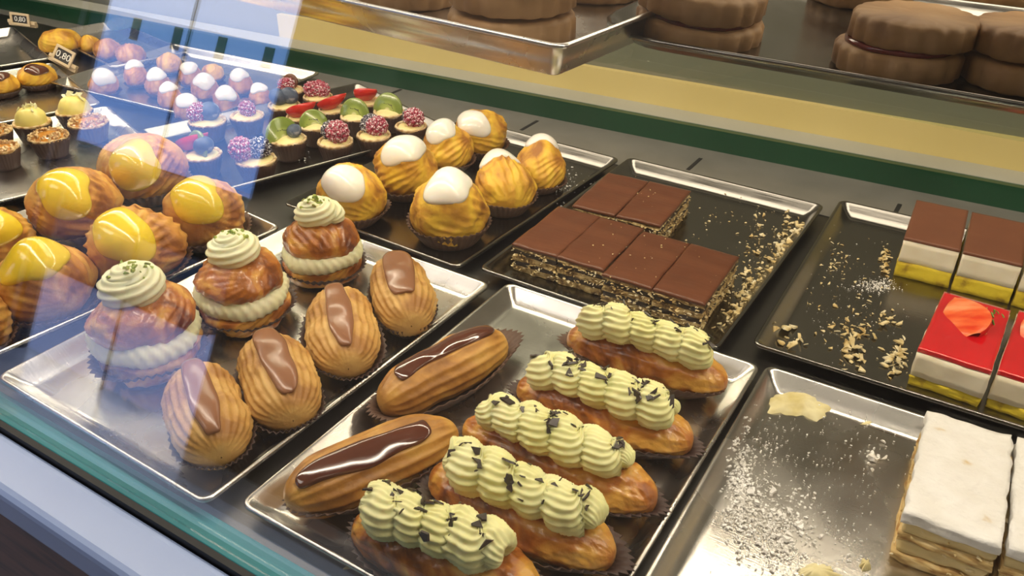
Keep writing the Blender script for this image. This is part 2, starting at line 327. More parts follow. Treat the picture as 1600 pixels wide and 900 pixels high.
# ------------------------------------------------------------------ pastry builders
FL = .0026   # tray floor height
def sph(nu=96, nv=56):
    th = np.linspace(0, 2*PI, nu, endpoint=False); ph = np.linspace(-PI/2, PI/2, nv)
    T, Pp = np.meshgrid(th, ph, indexing='ij'); D = np.stack([np.cos(Pp)*np.cos(T), np.cos(Pp)*np.sin(T), np.sin(Pp)], -1)
    return D.reshape(-1, 3), gridf(nu, nv, True, False)
def unit(v): v = np.array(v, float); return v/np.linalg.norm(v)
def basis(a):
    a = unit(a); e = unit(np.cross(a, [0.3, .1, 1] if abs(a[2]) < .9 else [1, .2, 0])); return a, e, np.cross(a, e)
class Puff:
    def __init__(s, R, a, seed, kz=.82, bump=.32, bw=.62, ridge=.022, nr=22, lump=.07, zc=None):
        s.R, s.a, s.seed, s.kz, s.b, s.bw, s.ridge, s.nr, s.lump = R, unit(a), seed, kz, bump, bw, ridge, nr, lump
        rs = np.random.RandomState(seed); t = rs.uniform(0, 2*PI)
        s.ax = unit(np.array([math.cos(t), math.sin(t), .55])); s.zc = kz*R*.88 if zc is None else zc
    def pos(s, D, rough=True, off=0.):
        ang = np.arccos(np.clip(D @ s.a, -1, 1)); r = s.R*(1+s.b*np.exp(-(ang/s.bw)**2))
        r = r*(1+s.lump*vn(D*1.9+s.seed, s.seed))
        if rough:
            a, e, f = basis(s.ax); al = np.arccos(np.clip(D @ a, -1, 1)); ps = np.arctan2(D @ e, D @ f)
            mk = np.clip(.55+.9*vn(D*2.2, s.seed+3), 0, 1)*np.clip(np.sin(al)*1.4, 0, 1)
            r = r*(1+s.ridge*mk*(1-2*np.abs(np.sin(s.nr/2*ps+2.2*al+.8*vn(D*3, s.seed+9))))+.016*fbm(D*6, s.seed+5))
        P = D*(r+off)[:, None]; P[:, 2] = P[:, 2]*s.kz+s.zc; P[:, 2] = np.maximum(P[:, 2], .0022+.002*(1+vn(D*5, 2))); return P
    def icing(s, A0, t=.0028, el=.2, ph=0, droop=.0):
        a, e, f = basis(s.a); n, mr = 56, 14; ps = np.linspace(0, 2*PI, n, endpoint=False); rs = np.random.RandomState(s.seed+4)
        A = A0*(1+el*np.cos(2*ps+ph)+.07*np.sin(3*ps+rs.uniform(0, 6))+.06*np.sin(4*ps+rs.uniform(0, 6)))
        V = [s.pos(s.a[None], False, t+.0006)]
        for k in range(1, mr+1):
            q = k/(mr-1) if k < mr else 1.0; q = min(q, 1)
            g = A*q*(.995 if k == mr else 1); D = np.cos(g)[:, None]*a+np.sin(g)[:, None]*(np.cos(ps)[:, None]*e+np.sin(ps)[:, None]*f)
            off = t*(1-q**5)**.5+.0006 if k < mr else -.003
            V.append(s.pos(D, False, off))
        Fc = [(0, 1+(j+1) % n, 1+j) for j in range(n)]+gridf(mr, n, False, True, 1)
        return np.concatenate(V), Fc
def cup_mesh(rb, rt, h, n=40, amp=.035, sx=1., seed=0, wob=.06):
    m = n*4; th = np.linspace(0, 2*PI, m, endpoint=False); V = []
    for side in (0, 1):
        ks = (0, .0001, .15, .4, .7, 1) if side == 0 else (1, .7, .4, .15, .0002)
        for q in ks:
            r = rb+(rt-rb)*q if q > 0 else rb*.55
            fl = amp*(q*.8+.2)*(1 if q > 0 else 0)
            rr = (r-(.0005 if side else 0))*(1+fl*np.cos(n*th)+wob*q*q*vn(np.stack([np.cos(th)*1.6, np.sin(th)*1.6, 0*th+seed], 1), seed))
            z = h*q*(1+.10*q*vn(np.stack([np.cos(th)*2, np.sin(th)*2, 0*th+3.3], 1), seed+1))+(.0005 if side else 0)
            V.append(np.stack([rr*np.cos(th)*sx, rr*np.sin(th), z+0*th], 1))
    k = len(V); Fc = gridf(k, m, False, True); Fc.append(tuple(reversed(range(m)))); Fc.append(tuple(range((k-1)*m, k*m)))
    return np.concatenate(V), Fc
def cup(parent, rb, rt, h, mt=None, **k):
    V, Fc = cup_mesh(rb, rt, h, **k); return mesh('paper_cup', V, Fc, mt or PAPER, parent)
def tube(P, Rr, n=9, amp=.12, twist=0., nph=54, sharp=1.):
    """rope of piped cream: path P (k,3), radii Rr"""
    P = np.asarray(P, float); k = len(P); T = np.gradient(P, axis=0); T /= np.linalg.norm(T, axis=1)[:, None]
    up = np.array([.01, .02, 1.]); V = []; NN = []; N0 = unit(np.cross(T[0], up)); ph = np.linspace(0, 2*PI, nph, endpoint=False); s = 0
    for i in range(k):
        N0 = unit(N0-T[i]*(N0 @ T[i])); B = np.cross(T[i], N0)
        if i: s += np.linalg.norm(P[i]-P[i-1])
        q = 1+amp*(1-2*np.abs(np.sin(n/2*ph+twist*s))**sharp)
        d = np.cos(ph)[:, None]*N0+np.sin(ph)[:, None]*B; V.append(P[i]+d*(Rr[i]*q)[:, None]); NN.append(d)
    Fc = gridf(k, nph, False, True); Fc.append(tuple(reversed(range(nph)))); Fc.append(tuple(range((k-1)*nph, k*nph)))
    return np.concatenate(V), Fc, np.concatenate(NN)
def taper(k, a=.12, b=.12, p=.5):
    t = np.linspace(0, 1, k); return np.clip(np.minimum(np.minimum(t/a, (1-t)/b), 1), 0.02, 1)**p
def chip_mesh(rs, s, flat=.25):
    n = rs.randint(4, 7); a = np.sort(rs.uniform(0, 2*PI, n)); r = s*rs.uniform(.6, 1.1, n); t = s*flat
    P = np.stack([r*np.cos(a), r*np.sin(a)*.75], 1); V = np.concatenate([np.column_stack([P, np.full(n, -t/2)]), np.column_stack([P*.9, np.full(n, t/2)])])
    Fc = [tuple(reversed(range(n))), tuple(range(n, 2*n))]+[(i, (i+1) % n, n+(i+1) % n, n+i) for i in range(n)]
    return V, Fc
def align(nrm, rs):
    a, e, f = basis(nrm); t = rs.uniform(0, 2*PI); e2 = math.cos(t)*e+math.sin(t)*f; return np.stack([e2, np.cross(a, e2), a], 1)
def sprinkle(parent, name, V, NN, cond, n, size, mt, seed, flat=.25, tilt=.35, lift=.3):
    rs = np.random.RandomState(seed); idx = np.where(cond)[0]
    if len(idx) == 0: return
    for k in range(n):
        i = rs.choice(idx); cV, cF = chip_mesh(rs, size*rs.uniform(.45, 1.15), flat); R = align(NN[i]+rs.normal(size=3)*tilt, rs)
        o = mesh(name, cV @ R.T+V[i]+NN[i]*size*lift, cF, mt, parent, False)

def puff_loc(px, py, z=.035): P = at(px, py, z); return (P[0], P[1], FL), dep(P)
def make_puff(label, px, py, wpx, ipx, ipy, seed, ice, choux, cupk=.45, A0=.62, group=None, kz=.82, bump=.34, el=.2, ph=0, name='cream_puff', res=(110, 60), iz=.096, cupm=None, t=.0028, bw=.62):
    loc, d = puff_loc(px, py); R = wpx*d/F/2*.95; I = at(ipx, ipy, iz*R/.045); a = unit(I-np.array([loc[0], loc[1], FL+kz*R*.88]))
    if a[2] < .35: a = unit([a[0], a[1], .35+abs(a[2])])
    T = thing(name, label, 'pastry', loc, 0, group)
    pf = Puff(R, a, seed, kz, bump, bw=bw, ridge=.040, nr=24, lump=.10); D, Fc = sph(*res); mesh('choux_bun', pf.pos(D), Fc, choux, T)
    if ice is not None:
        V, Fc = pf.icing(A0, t, el, ph); mesh('icing', V, Fc, ice, T)
    if cupk: cup(T, R*.74, R*1.10, R*cupk, mt=cupm, n=38, seed=seed)
    return T, pf, R
G = 'yellow iced cream puffs on the left tray'
for i, (lab, px, py, w, ix, iy, el, ph) in enumerate([
    ('cream puff with yellow icing, backmost on its tray, beside the fruit tartlets', 224, 272, 134, 194, 238, .22, 2.6),
    ('yellow iced cream puff just in front of the nut tartlets', 118, 328, 140, 89, 278, .2, 2.0),
    ('yellow iced cream puff behind the middle sandwich puff', 322, 338, 132, 300, 291, .22, 1.6),
    ('yellow iced cream puff with a strongly ridged side in the middle of its tray', 212, 392, 150, 182, 345, .2, 1.2),
    ('large yellow iced cream puff left of the front sandwich puff', 74, 448, 150, 44, 388, .2, 1.0),
    ('yellow iced cream puff half cut by the left edge of the picture', -10, 375, 120, -18, 335, .2, .8),
    ('sliver of a cream puff at the left picture edge, nearest the front glass', -62, 508, 140, -66, 440, .2, .5)]):
    make_puff(lab, px, py, w, ix, iy, 11+i*7, ICEY, CHOUX, .38, .60, G, el=el, ph=ph, t=.0038, bump=.46, bw=.55, iz=.086)
G = 'white iced cream puffs on the dark tray'
for i, (lab, px, py, w, ix, iy, el, ph) in enumerate([
    ('white iced cream puff standing directly behind the rearmost sandwich puff', 548, 308, 112, 526, 262, .08, 0),
    ('white iced cream puff second from the left in its row, over a cracked side', 634, 268, 106, 632, 225, .22, 1.0),
    ('front cream puff with white icing and open ribbed paper cup', 702, 336, 130, 703, 279, .2, .4),
    ('white iced cream puff next to the chocolate squares, in front of the rightmost puff', 788, 292, 100, 777, 234, .22, 1.2),
    ('rightmost white iced cream puff, tall and close to the rear ledge', 844, 260, 84, 847, 213, .15, .5),
    ('white iced cream puff between the second and the backmost puff', 700, 230, 84, 689, 198, .15, 0.3),
    ('backmost white iced cream puff below the green strip', 752, 208, 86, 735, 181, .2, .2)]):
    make_puff(lab, px, py, w, ix, iy, 101+i*5, ICEW, CHOUXY, .54 if i in (2, 3) else .40, .56, G, el=el, ph=ph, bump=.46, bw=.58, kz=.86, iz=.10 if i == 0 else .084)

# sandwich puffs
def spiral(c, r0, r1, z0, z1, turns, k=110, ph=0):
    t = np.linspace(0, 1, k); a = ph+2*PI*turns*t; r = r0+(r1-r0)*t
    return np.stack([c[0]+r*np.cos(a), c[1]+r*np.sin(a), z0+(z1-z0)*t**1.1], 1)
def sandwich(label, px, py, w, seed, top, ph):
    P = at(px, py, .035); R = w*dep(P)/F/2*.94; T = thing('cream_sandwich_puff', label, 'pastry', (P[0], P[1], FL), 0, 'cream sandwich puffs with piped tops')
    D, Fc = sph(110, 50)
    def bun(name, R, kz, zc, s, flat):
        pf = Puff(R, (.2, -.3, 1), s, kz, .07, .8, .028, 24, .10, zc=zc); V = pf.pos(D)
        V[:, 2] = np.maximum(V[:, 2], flat) if flat >= 0 else np.minimum(V[:, 2], -flat); return mesh(name, V, Fc, top, T)
    h = R/.05
    bun('bun_base', R*.98, .62, .020*h, seed, -.026*h)
    k = 120; a = np.linspace(0, 2*PI, k, endpoint=False); nph = 40; pp = np.linspace(0, 2*PI, nph, endpoint=False); V = []
    for t in a:   # filling: ring with slanted ridges
        rr = .0165*h*(1+.10*math.sin(3*t+seed)+.05*math.sin(7*t))*(1+.07*(1-2*np.abs(np.sin(15*t+2.6*pp)))); q = R*.70
        V.append(np.stack([(q+rr*np.cos(pp))*math.cos(t), (q+rr*np.cos(pp))*math.sin(t), .036*h+rr*.85*np.sin(pp)], 1))
    o = mesh('cream_filling', np.concatenate(V), gridf(k, nph, True, True), CREAM, T)
    bun('bun_lid', R*.93, .58, .056*h, seed+9, .044*h)
    rope = spiral((0, 0), .0200*h, .003*h, .0850*h, .1010*h, 2.0, ph=ph); V, Fc2, NN = tube(rope, .0150*h*taper(110, .06, .10)*np.linspace(1.0, .85, 110), 11, .10, 60)
    sw = mesh('cream_swirl', V, Fc2, CREAM, T)
    sprinkle(sw, 'pistachio_bit', V, NN, (NN[:, 2] > .5) & (V[:, 2] > .102*h), 30, .0036, PIST, seed, flat=.7)
    cup(T, R*.70, R*1.12, R*.42, mt=PAPERD, n=40, seed=seed)
sandwich('rearmost cream sandwich puff with a pistachio topped swirl, beside the white iced puffs', 503, 392, 128, 31, CHOUXB, 0)
sandwich('middle cream sandwich puff topped with a swirl and bright green pistachio', 380, 458, 148, 47, CHOUXB, 1.2)
sandwich('front cream sandwich puff seen through blue reflections near the glass', 230, 525, 172, 59, CHOUXB, 2.2)

# eclairs
class Ecl:
    def __init__(s, L, Wd, H, seed, nr=14, ridge=.03, bend=0., p=2.8, rough=.012):
        s.L, s.W, s.H, s.seed, s.nr, s.ridge, s.bend, s.p, s.rough = L, Wd, H, seed, nr, ridge, bend, p, rough
    def pos(s, x, ph, rough=True, off=0.):
        """x in -1..1, ph angle around (PI/2 = top)"""
        rho = (1-np.abs(x)**s.p)**(1/2.1); rho = np.maximum(rho, .015); r = np.ones_like(x)
        D = np.stack([x*2.5, np.cos(ph), np.sin(ph)], -1)
        r = r*(1+.07*vn(D*1.3+s.seed, s.seed))
        if rough:
            ed = np.clip((1-np.abs(x))*6, .25, 1)
            r = r*(1+s.ridge*ed*(1-2*np.abs(np.sin(s.nr/2*(ph+.06*vn(D*.9, s.seed+2)))))+s.rough*fbm(D*5, s.seed+6))
        y = (s.W/2*rho*r+off)*np.cos(ph); z = (s.H/2*rho**.8*r+off)*np.sin(ph)+s.H*.47; z = np.maximum(z, .0025)
        return np.stack([x*(s.L/2+off), y+s.bend*(1-x*x), z], -1)
    def mesh(s, nx=84, nph=112):
        u = np.linspace(-PI/2, PI/2, nx); x = np.sin(u); ph = np.linspace(0, 2*PI, nph, endpoint=False)
        X, Pp = np.meshgrid(x, ph, indexing='ij'); V = s.pos(X, Pp).reshape(-1, 3); Fc = gridf(nx, nph, False, True)
        return V, Fc
    def strip(s, x0, x1, w, t=.003, seed=0, c=0., head=1.):
        nx, nn = 60, 22; q = np.linspace(-1, 1, nx); V = []
        for i, k in enumerate(q):
            x = (x0+x1)/2+(x1-x0)/2*math.sin(k*PI/2)
            env = max(0., 1-abs(k)**4)**.5; wd = w*(1+(head-1)*(1-(k+1)/2))*env*(1+.16*float(vn(np.array([[k*3.1, seed, 0.]]), seed)[0]))
            cc = c+.10*float(vn(np.array([[k*2., seed+5, 0.]]), seed+1)[0])
            g = np.linspace(-1, 1, nn); ph = PI/2+cc+wd*g; off = t*env*(1-np.abs(g)**4)**.5+.0003; off[[0, -1]] = -.0015
            V.append(s.pos(np.full(nn, x), ph, False, off))
        return np.concatenate(V), gridf(nx, nn)
    def cup(s, T, k=1.1, h=.4, mt=None, seed=0, f=1.25):
        rb = s.W/2*.80; rt = s.W/2*f; o = cup(T, rb, rt, s.H*h, mt=mt or PAPERD, n=46, sx=s.L*k/s.W/1.12, seed=seed, amp=.03, wob=.12); return o
def eclair_place(x0, y0, x1, y1, z=.024, f=.97):
    A = at(x0, y0, z); B = at(x1, y1, z); c = (A+B)/2; d = B-A; return (c[0], c[1], FL), math.atan2(d[1], d[0]), np.linalg.norm(d)*f
G = 'milk chocolate eclairs standing in paper cups'
for i, (lab, a, L, Wd, st) in enumerate([
    ('milk chocolate eclair furthest back, next to the rearmost sandwich puff', (612, 408, 648, 532), .125, .069, (-1.0, .62, .42, 1.3)),
    ('milk chocolate eclair in the middle with a long narrow icing strip', (524, 458, 548, 600), .128, .074, (-1.0, .84, .34, 1.0)),
    ('milk chocolate eclair with wavy icing, second from the front glass', (415, 538, 462, 672), .122, .070, (-1.0, .80, .36, 1.1)),
    ('milk chocolate eclair at the front corner of its tray, half veiled by reflection', (300, 582, 352, 735), .122, .068, (-1.0, .86, .38, 1.0))]):
    loc, rz, _ = eclair_place(*a); T = thing('chocolate_eclair', lab, 'pastry', loc, rz, G)
    e = Ecl(L*1.04, Wd*.97, .056, 200+i*3, 24, .034, 0, 3.2, .03); V, Fc = e.mesh(); mesh('choux_shell', V, Fc, CHOUXP, T)
    V, Fc = e.strip(st[0], st[1], st[2], .0036, 20+i, head=st[3]); mesh('icing', V, Fc, MILK, T); e.cup(T, 1.05, .35, seed=i+2, f=1.15)
G = 'dark glazed eclairs on the front tray'
for i, (lab, a, Wd, st, c) in enumerate([
    ('dark glazed eclair behind, beside the empty back corner of the front tray', (592, 640, 790, 534), .054, (-.72, .80, .42), .0),
    ('dark glazed eclair at the front left corner with glossy dripping icing', (442, 792, 716, 674), .058, (-.86, .62, .46), .28)]):
    loc, rz, L = eclair_place(*a); T = thing('chocolate_eclair', lab, 'pastry', loc, rz, G)
    e = Ecl(L, Wd, .050, 230+i*3, 16, .035, .004, 3.2, .008); V, Fc = e.mesh(); mesh('choux_shell', V, Fc, CHOUXE, T)
    V, Fc = e.strip(st[0], st[1], st[2], .0034, 30+i, c=c); mesh('dark_glaze', V, Fc, DARKG, T); e.cup(T, 1.0 if i == 0 else .88, .45, mt=PAPER, seed=i+12, f=1.38 if i == 0 else 1.22)
G = 'cream topped eclairs with chocolate flakes'
for i, (lab, a, cr, nfl) in enumerate([
    ('cream topped eclair furthest back, near the chocolate squares', (884, 528, 1140, 606), (-.80, .78), 19),
    ('second cream topped eclair from the back, thickly strewn with flakes', (806, 606, 1086, 700), (-.80, .80), 26),
    ('third cream topped eclair, in the middle of the five', (722, 668, 1030, 792), (-.80, .72), 18),
    ('fourth cream topped eclair, second from the front glass', (672, 742, 964, 880), (-.80, .82), 20),
    ('cream topped eclair nearest the front glass with its tip cut by the frame', (552, 820, 850, 940), (-.80, .62), 18)]):
    loc, rz, L = eclair_place(*a, z=.022); T = thing('cream_eclair', lab, 'pastry', loc, rz, G)
    e = Ecl(L, .058, .047, 260+i*5, 10, .022, .003, 2.9, .05); V, Fc = e.mesh(); mesh('choux_shell', V, Fc, CHOUXB if i != 3 else CHOUXB, T)
    k = 300; t = np.linspace(0, 1, k); n = 5.0; x = (cr[0]+(cr[1]-cr[0])*t)*L/2; a_ = 2*PI*n*t+i
    sh = (n*t+.13*i+.05*np.sin(9*t+i)) % 1.0; rad = .0160*taper(k, .07, .09)*(.88+[.12, .16, .11, .17, .13][i]*np.sin(PI*sh**.8)**.8+.05+.05*np.sin(3.1*t*PI+i*1.7))*(1+.05*np.sin(7*t+i*2))
    path = np.stack([x, .0042*np.cos(a_)+.0015*np.sin(5*t+i)-.001, .0545+.0012*np.sin(a_)-.004*np.abs(2*t-1)**4], 1)
    V, Fc, NN = tube(path, rad, 15, .075, 620+60*(i % 3), nph=96)
    V = V+NN*(.0017*fbm(V*100, 5+i, 2))[:, None]; cm = mesh('piped_cream', V, Fc, CREAMY, T)
    sprinkle(cm, 'chocolate_flake', V, NN, (NN[:, 2] > .35) & (V[:, 2] > .063), int(nfl*1.5), .0070, FLAKE, 70+i, flat=.20, lift=.22)
    e.cup(T, .99, .42, mt=PAPERD if i else PAPER, seed=i+30, f=1.22)

# ------------------------------------------------------------------ cut slices
def rbox(sx, sy, sz, nx, ny, nz, amp=.001, fr=60, seed=0, z0=0., edge=0., side=0.):
    idx = {}; V = []; Fc = []
    def vid(i, j, k):
        if (i, j, k) not in idx: idx[(i, j, k)] = len(V); V.append((-sx/2+sx*i/nx, -sy/2+sy*j/ny, sz*k/nz))
        return idx[(i, j, k)]
    for i in range(nx):
        for j in range(ny):
            Fc.append((vid(i, j, 0), vid(i, j+1, 0), vid(i+1, j+1, 0), vid(i+1, j, 0))); Fc.append((vid(i, j, nz), vid(i+1, j, nz), vid(i+1, j+1, nz), vid(i, j+1, nz)))
    for i in range(nx):
        for k in range(nz):
            Fc.append((vid(i, 0, k), vid(i+1, 0, k), vid(i+1, 0, k+1), vid(i, 0, k+1))); Fc.append((vid(i, ny, k), vid(i, ny, k+1), vid(i+1, ny, k+1), vid(i+1, ny, k)))
    for j in range(ny):
        for k in range(nz):
            Fc.append((vid(0, j, k), vid(0, j, k+1), vid(0, j+1, k+1), vid(0, j+1, k))); Fc.append((vid(nx, j, k), vid(nx, j+1, k), vid(nx, j+1, k+1), vid(nx, j, k+1)))
    V = np.array(V); D = np.stack([vn(V*fr+11, seed), vn(V*fr+37, seed+1), vn(V*fr+71, seed+2)], 1)
    onx = (np.abs(np.abs(V[:, 0])-sx/2) < 1e-6); ony = (np.abs(np.abs(V[:, 1])-sy/2) < 1e-6); onz = (V[:, 2] > sz-1e-6)
    if edge:   # rounded top rim
        dx = np.clip(1-(sx/2-np.abs(V[:, 0]))/edge, 0, 1); dy = np.clip(1-(sy/2-np.abs(V[:, 1]))/edge, 0, 1)
        V[:, 2] -= onz*edge*.5*(np.maximum(dx, dy)**2)
    V = V+D*amp
    if side:
        N2 = np.stack([vn(np.column_stack([V[:, :2]*90, V[:, 2]*400]), seed+5), vn(np.column_stack([V[:, :2]*90, V[:, 2]*400]), seed+6)], 1)
        V[:, 0] += onx*N2[:, 0]*side; V[:, 1] += ony*N2[:, 1]*side
    V[:, 2] = np.maximum(V[:, 2], 0)+z0
    return V, Fc
def flakes(V, n, s, seed, sx, sy, z0, z1):
    """wafer shards sticking out of the cut sides, one mesh"""
    rs = np.random.RandomState(seed); b = MB()
    for k in range(n):
        side = rs.randint(4); u = rs.uniform(-.5, .5)
        p = {0: (u*sx, -sy/2), 1: (sx/2, u*sy), 2: (-sx/2, u*sy), 3: (u*sx, sy/2)}[side]
        cV, cF = chip_mesh(rs, s*rs.uniform(.4, 1.2), .25); R = randrot(rs); R = R*1.0; q = (cV @ R.T)*np.array([1, 1, .55])
        b.add(q+np.array([p[0], p[1], rs.uniform(z0, z1)]), cF)
    return b
def choc_square(label, cx, cy, rz, seed, group, sx=.059, sy=.121, h=.036, dz=0):
    T = thing('chocolate_wafer_square', label, 'pastry', (cx, cy, FL+dz), rz, group)
    zs = [0, .0075, .014, .0215, .028, h-.0042]
    for i in range(5):
        wf = i % 2 == 0; V, Fc = rbox(sx-(.001 if wf else .003), sy-(.001 if wf else .003), zs[i+1]-zs[i]-.0001, 14, 26, 3, .0007, 130, seed+i*3, zs[i], side=.0016)
        mesh('wafer_layer' if wf else 'chocolate_filling', V, Fc, WAFER if wf else FLAKE, T, False)
    o = flakes(None, 300, .0036, seed, sx+.0005, sy+.0005, .002, h-.005).build('wafer_shards', CRUMB, T); o['kind'] = 'stuff'
    V, Fc = rbox(sx+.0008, sy+.0008, .0045, 24, 44, 2, .0008, 45, seed+40, h-.0042, edge=.0016); mesh('chocolate_top', V, Fc, CHOCTOP, T)
xs = [-.434, -.374, -.3115, -.2505]; ys = [.822, .8235, .8175, .819]
for i in range(4):
    choc_square(['leftmost chocolate topped wafer square in the front row', 'second chocolate topped wafer square in the front row', 'third chocolate topped wafer square of the front row, set slightly forward', 'chocolate topped wafer square at the right end of the front row'][i],
                xs[i], ys[i], .03, 300+i*31, 'chocolate topped wafer squares')
for i in range(2):
    choc_square(['left chocolate topped wafer square of the rear pair', 'right chocolate topped wafer square of the rear pair, with crumbly side'][i], -.426+.061*i, .957+.004*i, .06, 500+i*31, 'chocolate topped wafer squares')

def layered(name, label, cx, cy, rz, sx, sy, layers, seed, group):
    T = thing(name, label, 'pastry', (cx, cy, FL), rz, group); z = 0
    for nm, h, mt, amp, side, sh in layers:
        V, Fc = rbox(sx-sh, sy-sh, h-.0001, 18, 30, 4, amp, 90, seed, z, edge=.001 if amp < .0006 else 0, side=side); mesh(nm, V, Fc, mt, T, True); z += h; seed += 7
    return T, z
LY = [('sponge_base', .0200, SPONGE, .0008, .0008, 0), ('cream_layer', .0285, WHITEC, .0003, .0003, .0006), ('chocolate_top', .0035, CHOCMAT, .0002, 0, 0)]
for i, lab in enumerate(['chocolate, cream and sponge slice at the left end of its row', 'second chocolate, cream and sponge slice from the left', 'third chocolate, cream and sponge slice cut by the right picture edge']):
    layered('layer_slice', lab, -.0375+.0655*i, 1.068+.001*i, .05-.01*i, .0615, .122, LY, 600+i*20, 'layered chocolate slices')
def strawberry_half(parent, name, L, W_, loc, R, seeds=True):
    n, k = 28, 20; u = np.linspace(0, 1, k); V = []
    prof = lambda q: (math.sin(PI*min(1, q*1.02))**.55)*(1-.45*q)
    th = np.linspace(0, PI, n)
    for q in u:
        r = W_/2*max(.02, prof(.02+q*.96))*1.15; V.append(np.stack([np.full(n, L*(q-.5)), r*np.cos(th), r*.85*np.sin(th)], 1))
    V = np.concatenate(V); Fc = gridf(k, n)
    R = np.array(R); P = V @ R.T+np.array(loc); o = mesh(name, P, Fc, STRAW, parent)
    # cut face
    A = [V[i*n] for i in range(k)]; B_ = [V[i*n+n-1] for i in range(k)]; g = 8; W2 = []
    for a, b in zip(A, B_):
        for j in range(g):
            t = j/(g-1); p = a*(1-t)+b*t; p = p+np.array([0, 0, -.0012*math.sin(PI*t)]); W2.append(p)
    mesh('cut_face', np.array(W2) @ R.T+np.array(loc), [tuple(reversed(f)) for f in gridf(k, g)], STRAWF, o)
    if seeds:
        rs = np.random.RandomState(5); b = MB()
        for m_ in range(46):
            i = rs.randint(2, k-2); j = rs.randint(2, n-2); D, Fs = sph(6, 4); c = V[i*n+j]; b.add((D*np.array([.0011, .0006, .0006])+c) @ R.T+np.array(loc), Fs)
        s = b.build('strawberry_seeds', SEED, o, True); s['kind'] = 'stuff'
    return o
def rotm(ax, a): return np.array(Matrix.Rotation(a, 3, ax))
LJ = [('sponge_base', .0115, SPONGE, .0012, .0015, .002), ('cream_layer', .0275, WHITEC, .0007, .0006, 0), ('jelly_top', .0055, JELLY, .0004, 0, .0005)]
for i, lab in enumerate(['red jelly slice with a halved strawberry and green sprinkles', 'red jelly slice with strawberry at the right picture edge']):
    T, z = layered('strawberry_jelly_slice', lab, .0245+.0715*i, .848+.002*i, -.04-.02*i, .066, .13, LJ, 700+i*30, 'red jelly slices')
    strawberry_half(T, 'strawberry_half', .060, .050, (-.006+.002*i, .012, z+.006), rotm('Z', math.radians(118+i*20)) @ rotm('Y', math.radians(-6)) @ rotm('X', math.radians(152)), True)
    rs = np.random.RandomState(8+i)
    for k in range(16):
        cV, cF = chip_mesh(rs, .0042, .25); R = randrot(rs); q = np.array([.008+.018*rs.uniform(-.6, 1)+0, .035+.012*rs.uniform(-1, 1)-.0*k, z+.0025]); mesh('green_sprinkle', cV @ R.T+q, cF, LEAF, T, False)
LM = [('pastry_layer', .010, PUFFP, .0012, .002, 0), ('cream_layer', .012, PUFFC, .001, .0012, .004), ('pastry_layer', .008, PUFFP, .0012, .002, .001), ('cream_layer', .010, PUFFC, .001, .001, .003), ('sugar_dusted_top', .0095, SUGAR, .0012, .001, -.001)]
for i, lab in enumerate(['sugar dusted puff pastry slice next to the empty part of its tray', 'sugar dusted puff pastry slice cut by the right picture edge']):
    T, z = layered('cream_puff_pastry_slice', lab, .049+.0695*i, .612+.006*i, .04, .0655, .137, LM, 800+i*40, 'sugar dusted pastry slices')
    o = flakes(None, 60, .0045, 77+i, .064, .135, .002, z-.010).build('pastry_shards', CRUMB, T); o['kind'] = 'stuff'

# ------------------------------------------------------------------ berries and tartlets
def drupe(R, seed=0, kx=1.0):
    b = MB(); D, Fs = sph(8, 6); n = 46; g = PI*(3-5**.5)
    D0, F0 = sph(14, 10); b.add(D0*R*.84*np.array([1, 1, 1.12]), F0)
    for i in range(n):
        z = 1-2*(i+.5)/n; r = (1-z*z)**.5; c = np.array([r*math.cos(g*i), r*math.sin(g*i), z*1.12])*R*.82; b.add(D*R*.27+c, Fs)
    return np.concatenate(b.V), b.F
_bm = {}
def berry(parent, kind, P, R, rs):
    key = kind
    if key not in _bm:
        if kind in ('raspberry', 'blackberry'): V, Fc = drupe(1.); V = V*1.0
        elif kind == 'blueberry':
            D, Fc = sph(28, 20); V = D.copy(); top = D[:, 2]; V[:, 2] = np.where(top > .93, .93-(top-.93)*1.6, V[:, 2])*.88
        _bm[key] = (V, Fc)
    V, Fc = _bm[key]; R3 = randrot(rs)
    if kind == 'blueberry': R3 = rotm('X', rs.uniform(-.5, .5)) @ rotm('Y', rs.uniform(-.5, .5))
    return mesh(kind, (V*R) @ R3.T+np.array(P), Fc, dict(raspberry=RASP, blackberry=BLACKB, blueberry=BLUEB)[kind], parent)
def kiwi(parent, P, rz, tilt=.35, R=.017):
    n = 40; th = np.linspace(-.05*PI, 1.05*PI, n); t = .0055; V = []; prof = [(0, -t/2), (.92, -t/2), (1, -t/4), (1, t/4), (.92, t/2), (0, t/2)]
    for r, z in prof: V.append(np.stack([R*r*np.cos(th)*.92, R*r*np.sin(th), z+0*th], 1))
    V = np.concatenate(V); Fc = gridf(len(prof), n); k = len(prof); Fc += [tuple(i*n for i in range(k)), tuple(i*n+n-1 for i in reversed(range(k)))]
    o = mesh('kiwi_slice', V, Fc, KIWI, parent, True); o.location = P; o.rotation_euler = (PI/2-tilt, 0, rz)
    rs = np.random.RandomState(3); b = MB(); D, Fs = sph(6, 4)
    for m_ in range(30):
        a = rs.uniform(.02*PI, .98*PI); r = R*rs.uniform(.32, .5); s = 1 if m_ % 2 else -1; b.add(D*np.array([.0011, .0007, .0004])+[r*math.cos(a), r*math.sin(a), s*t/2], Fs)
    b.build('kiwi_seeds', KSEED, o, True)['kind'] = 'stuff'; return o
def wedge(parent, P, rz, tilt=.5, L=.034, W_=.024):
    return strawberry_half(parent, 'strawberry_slice', L, W_, P, rotm('Z', rz) @ rotm('Y', -.35) @ rotm('X', PI-tilt), False)
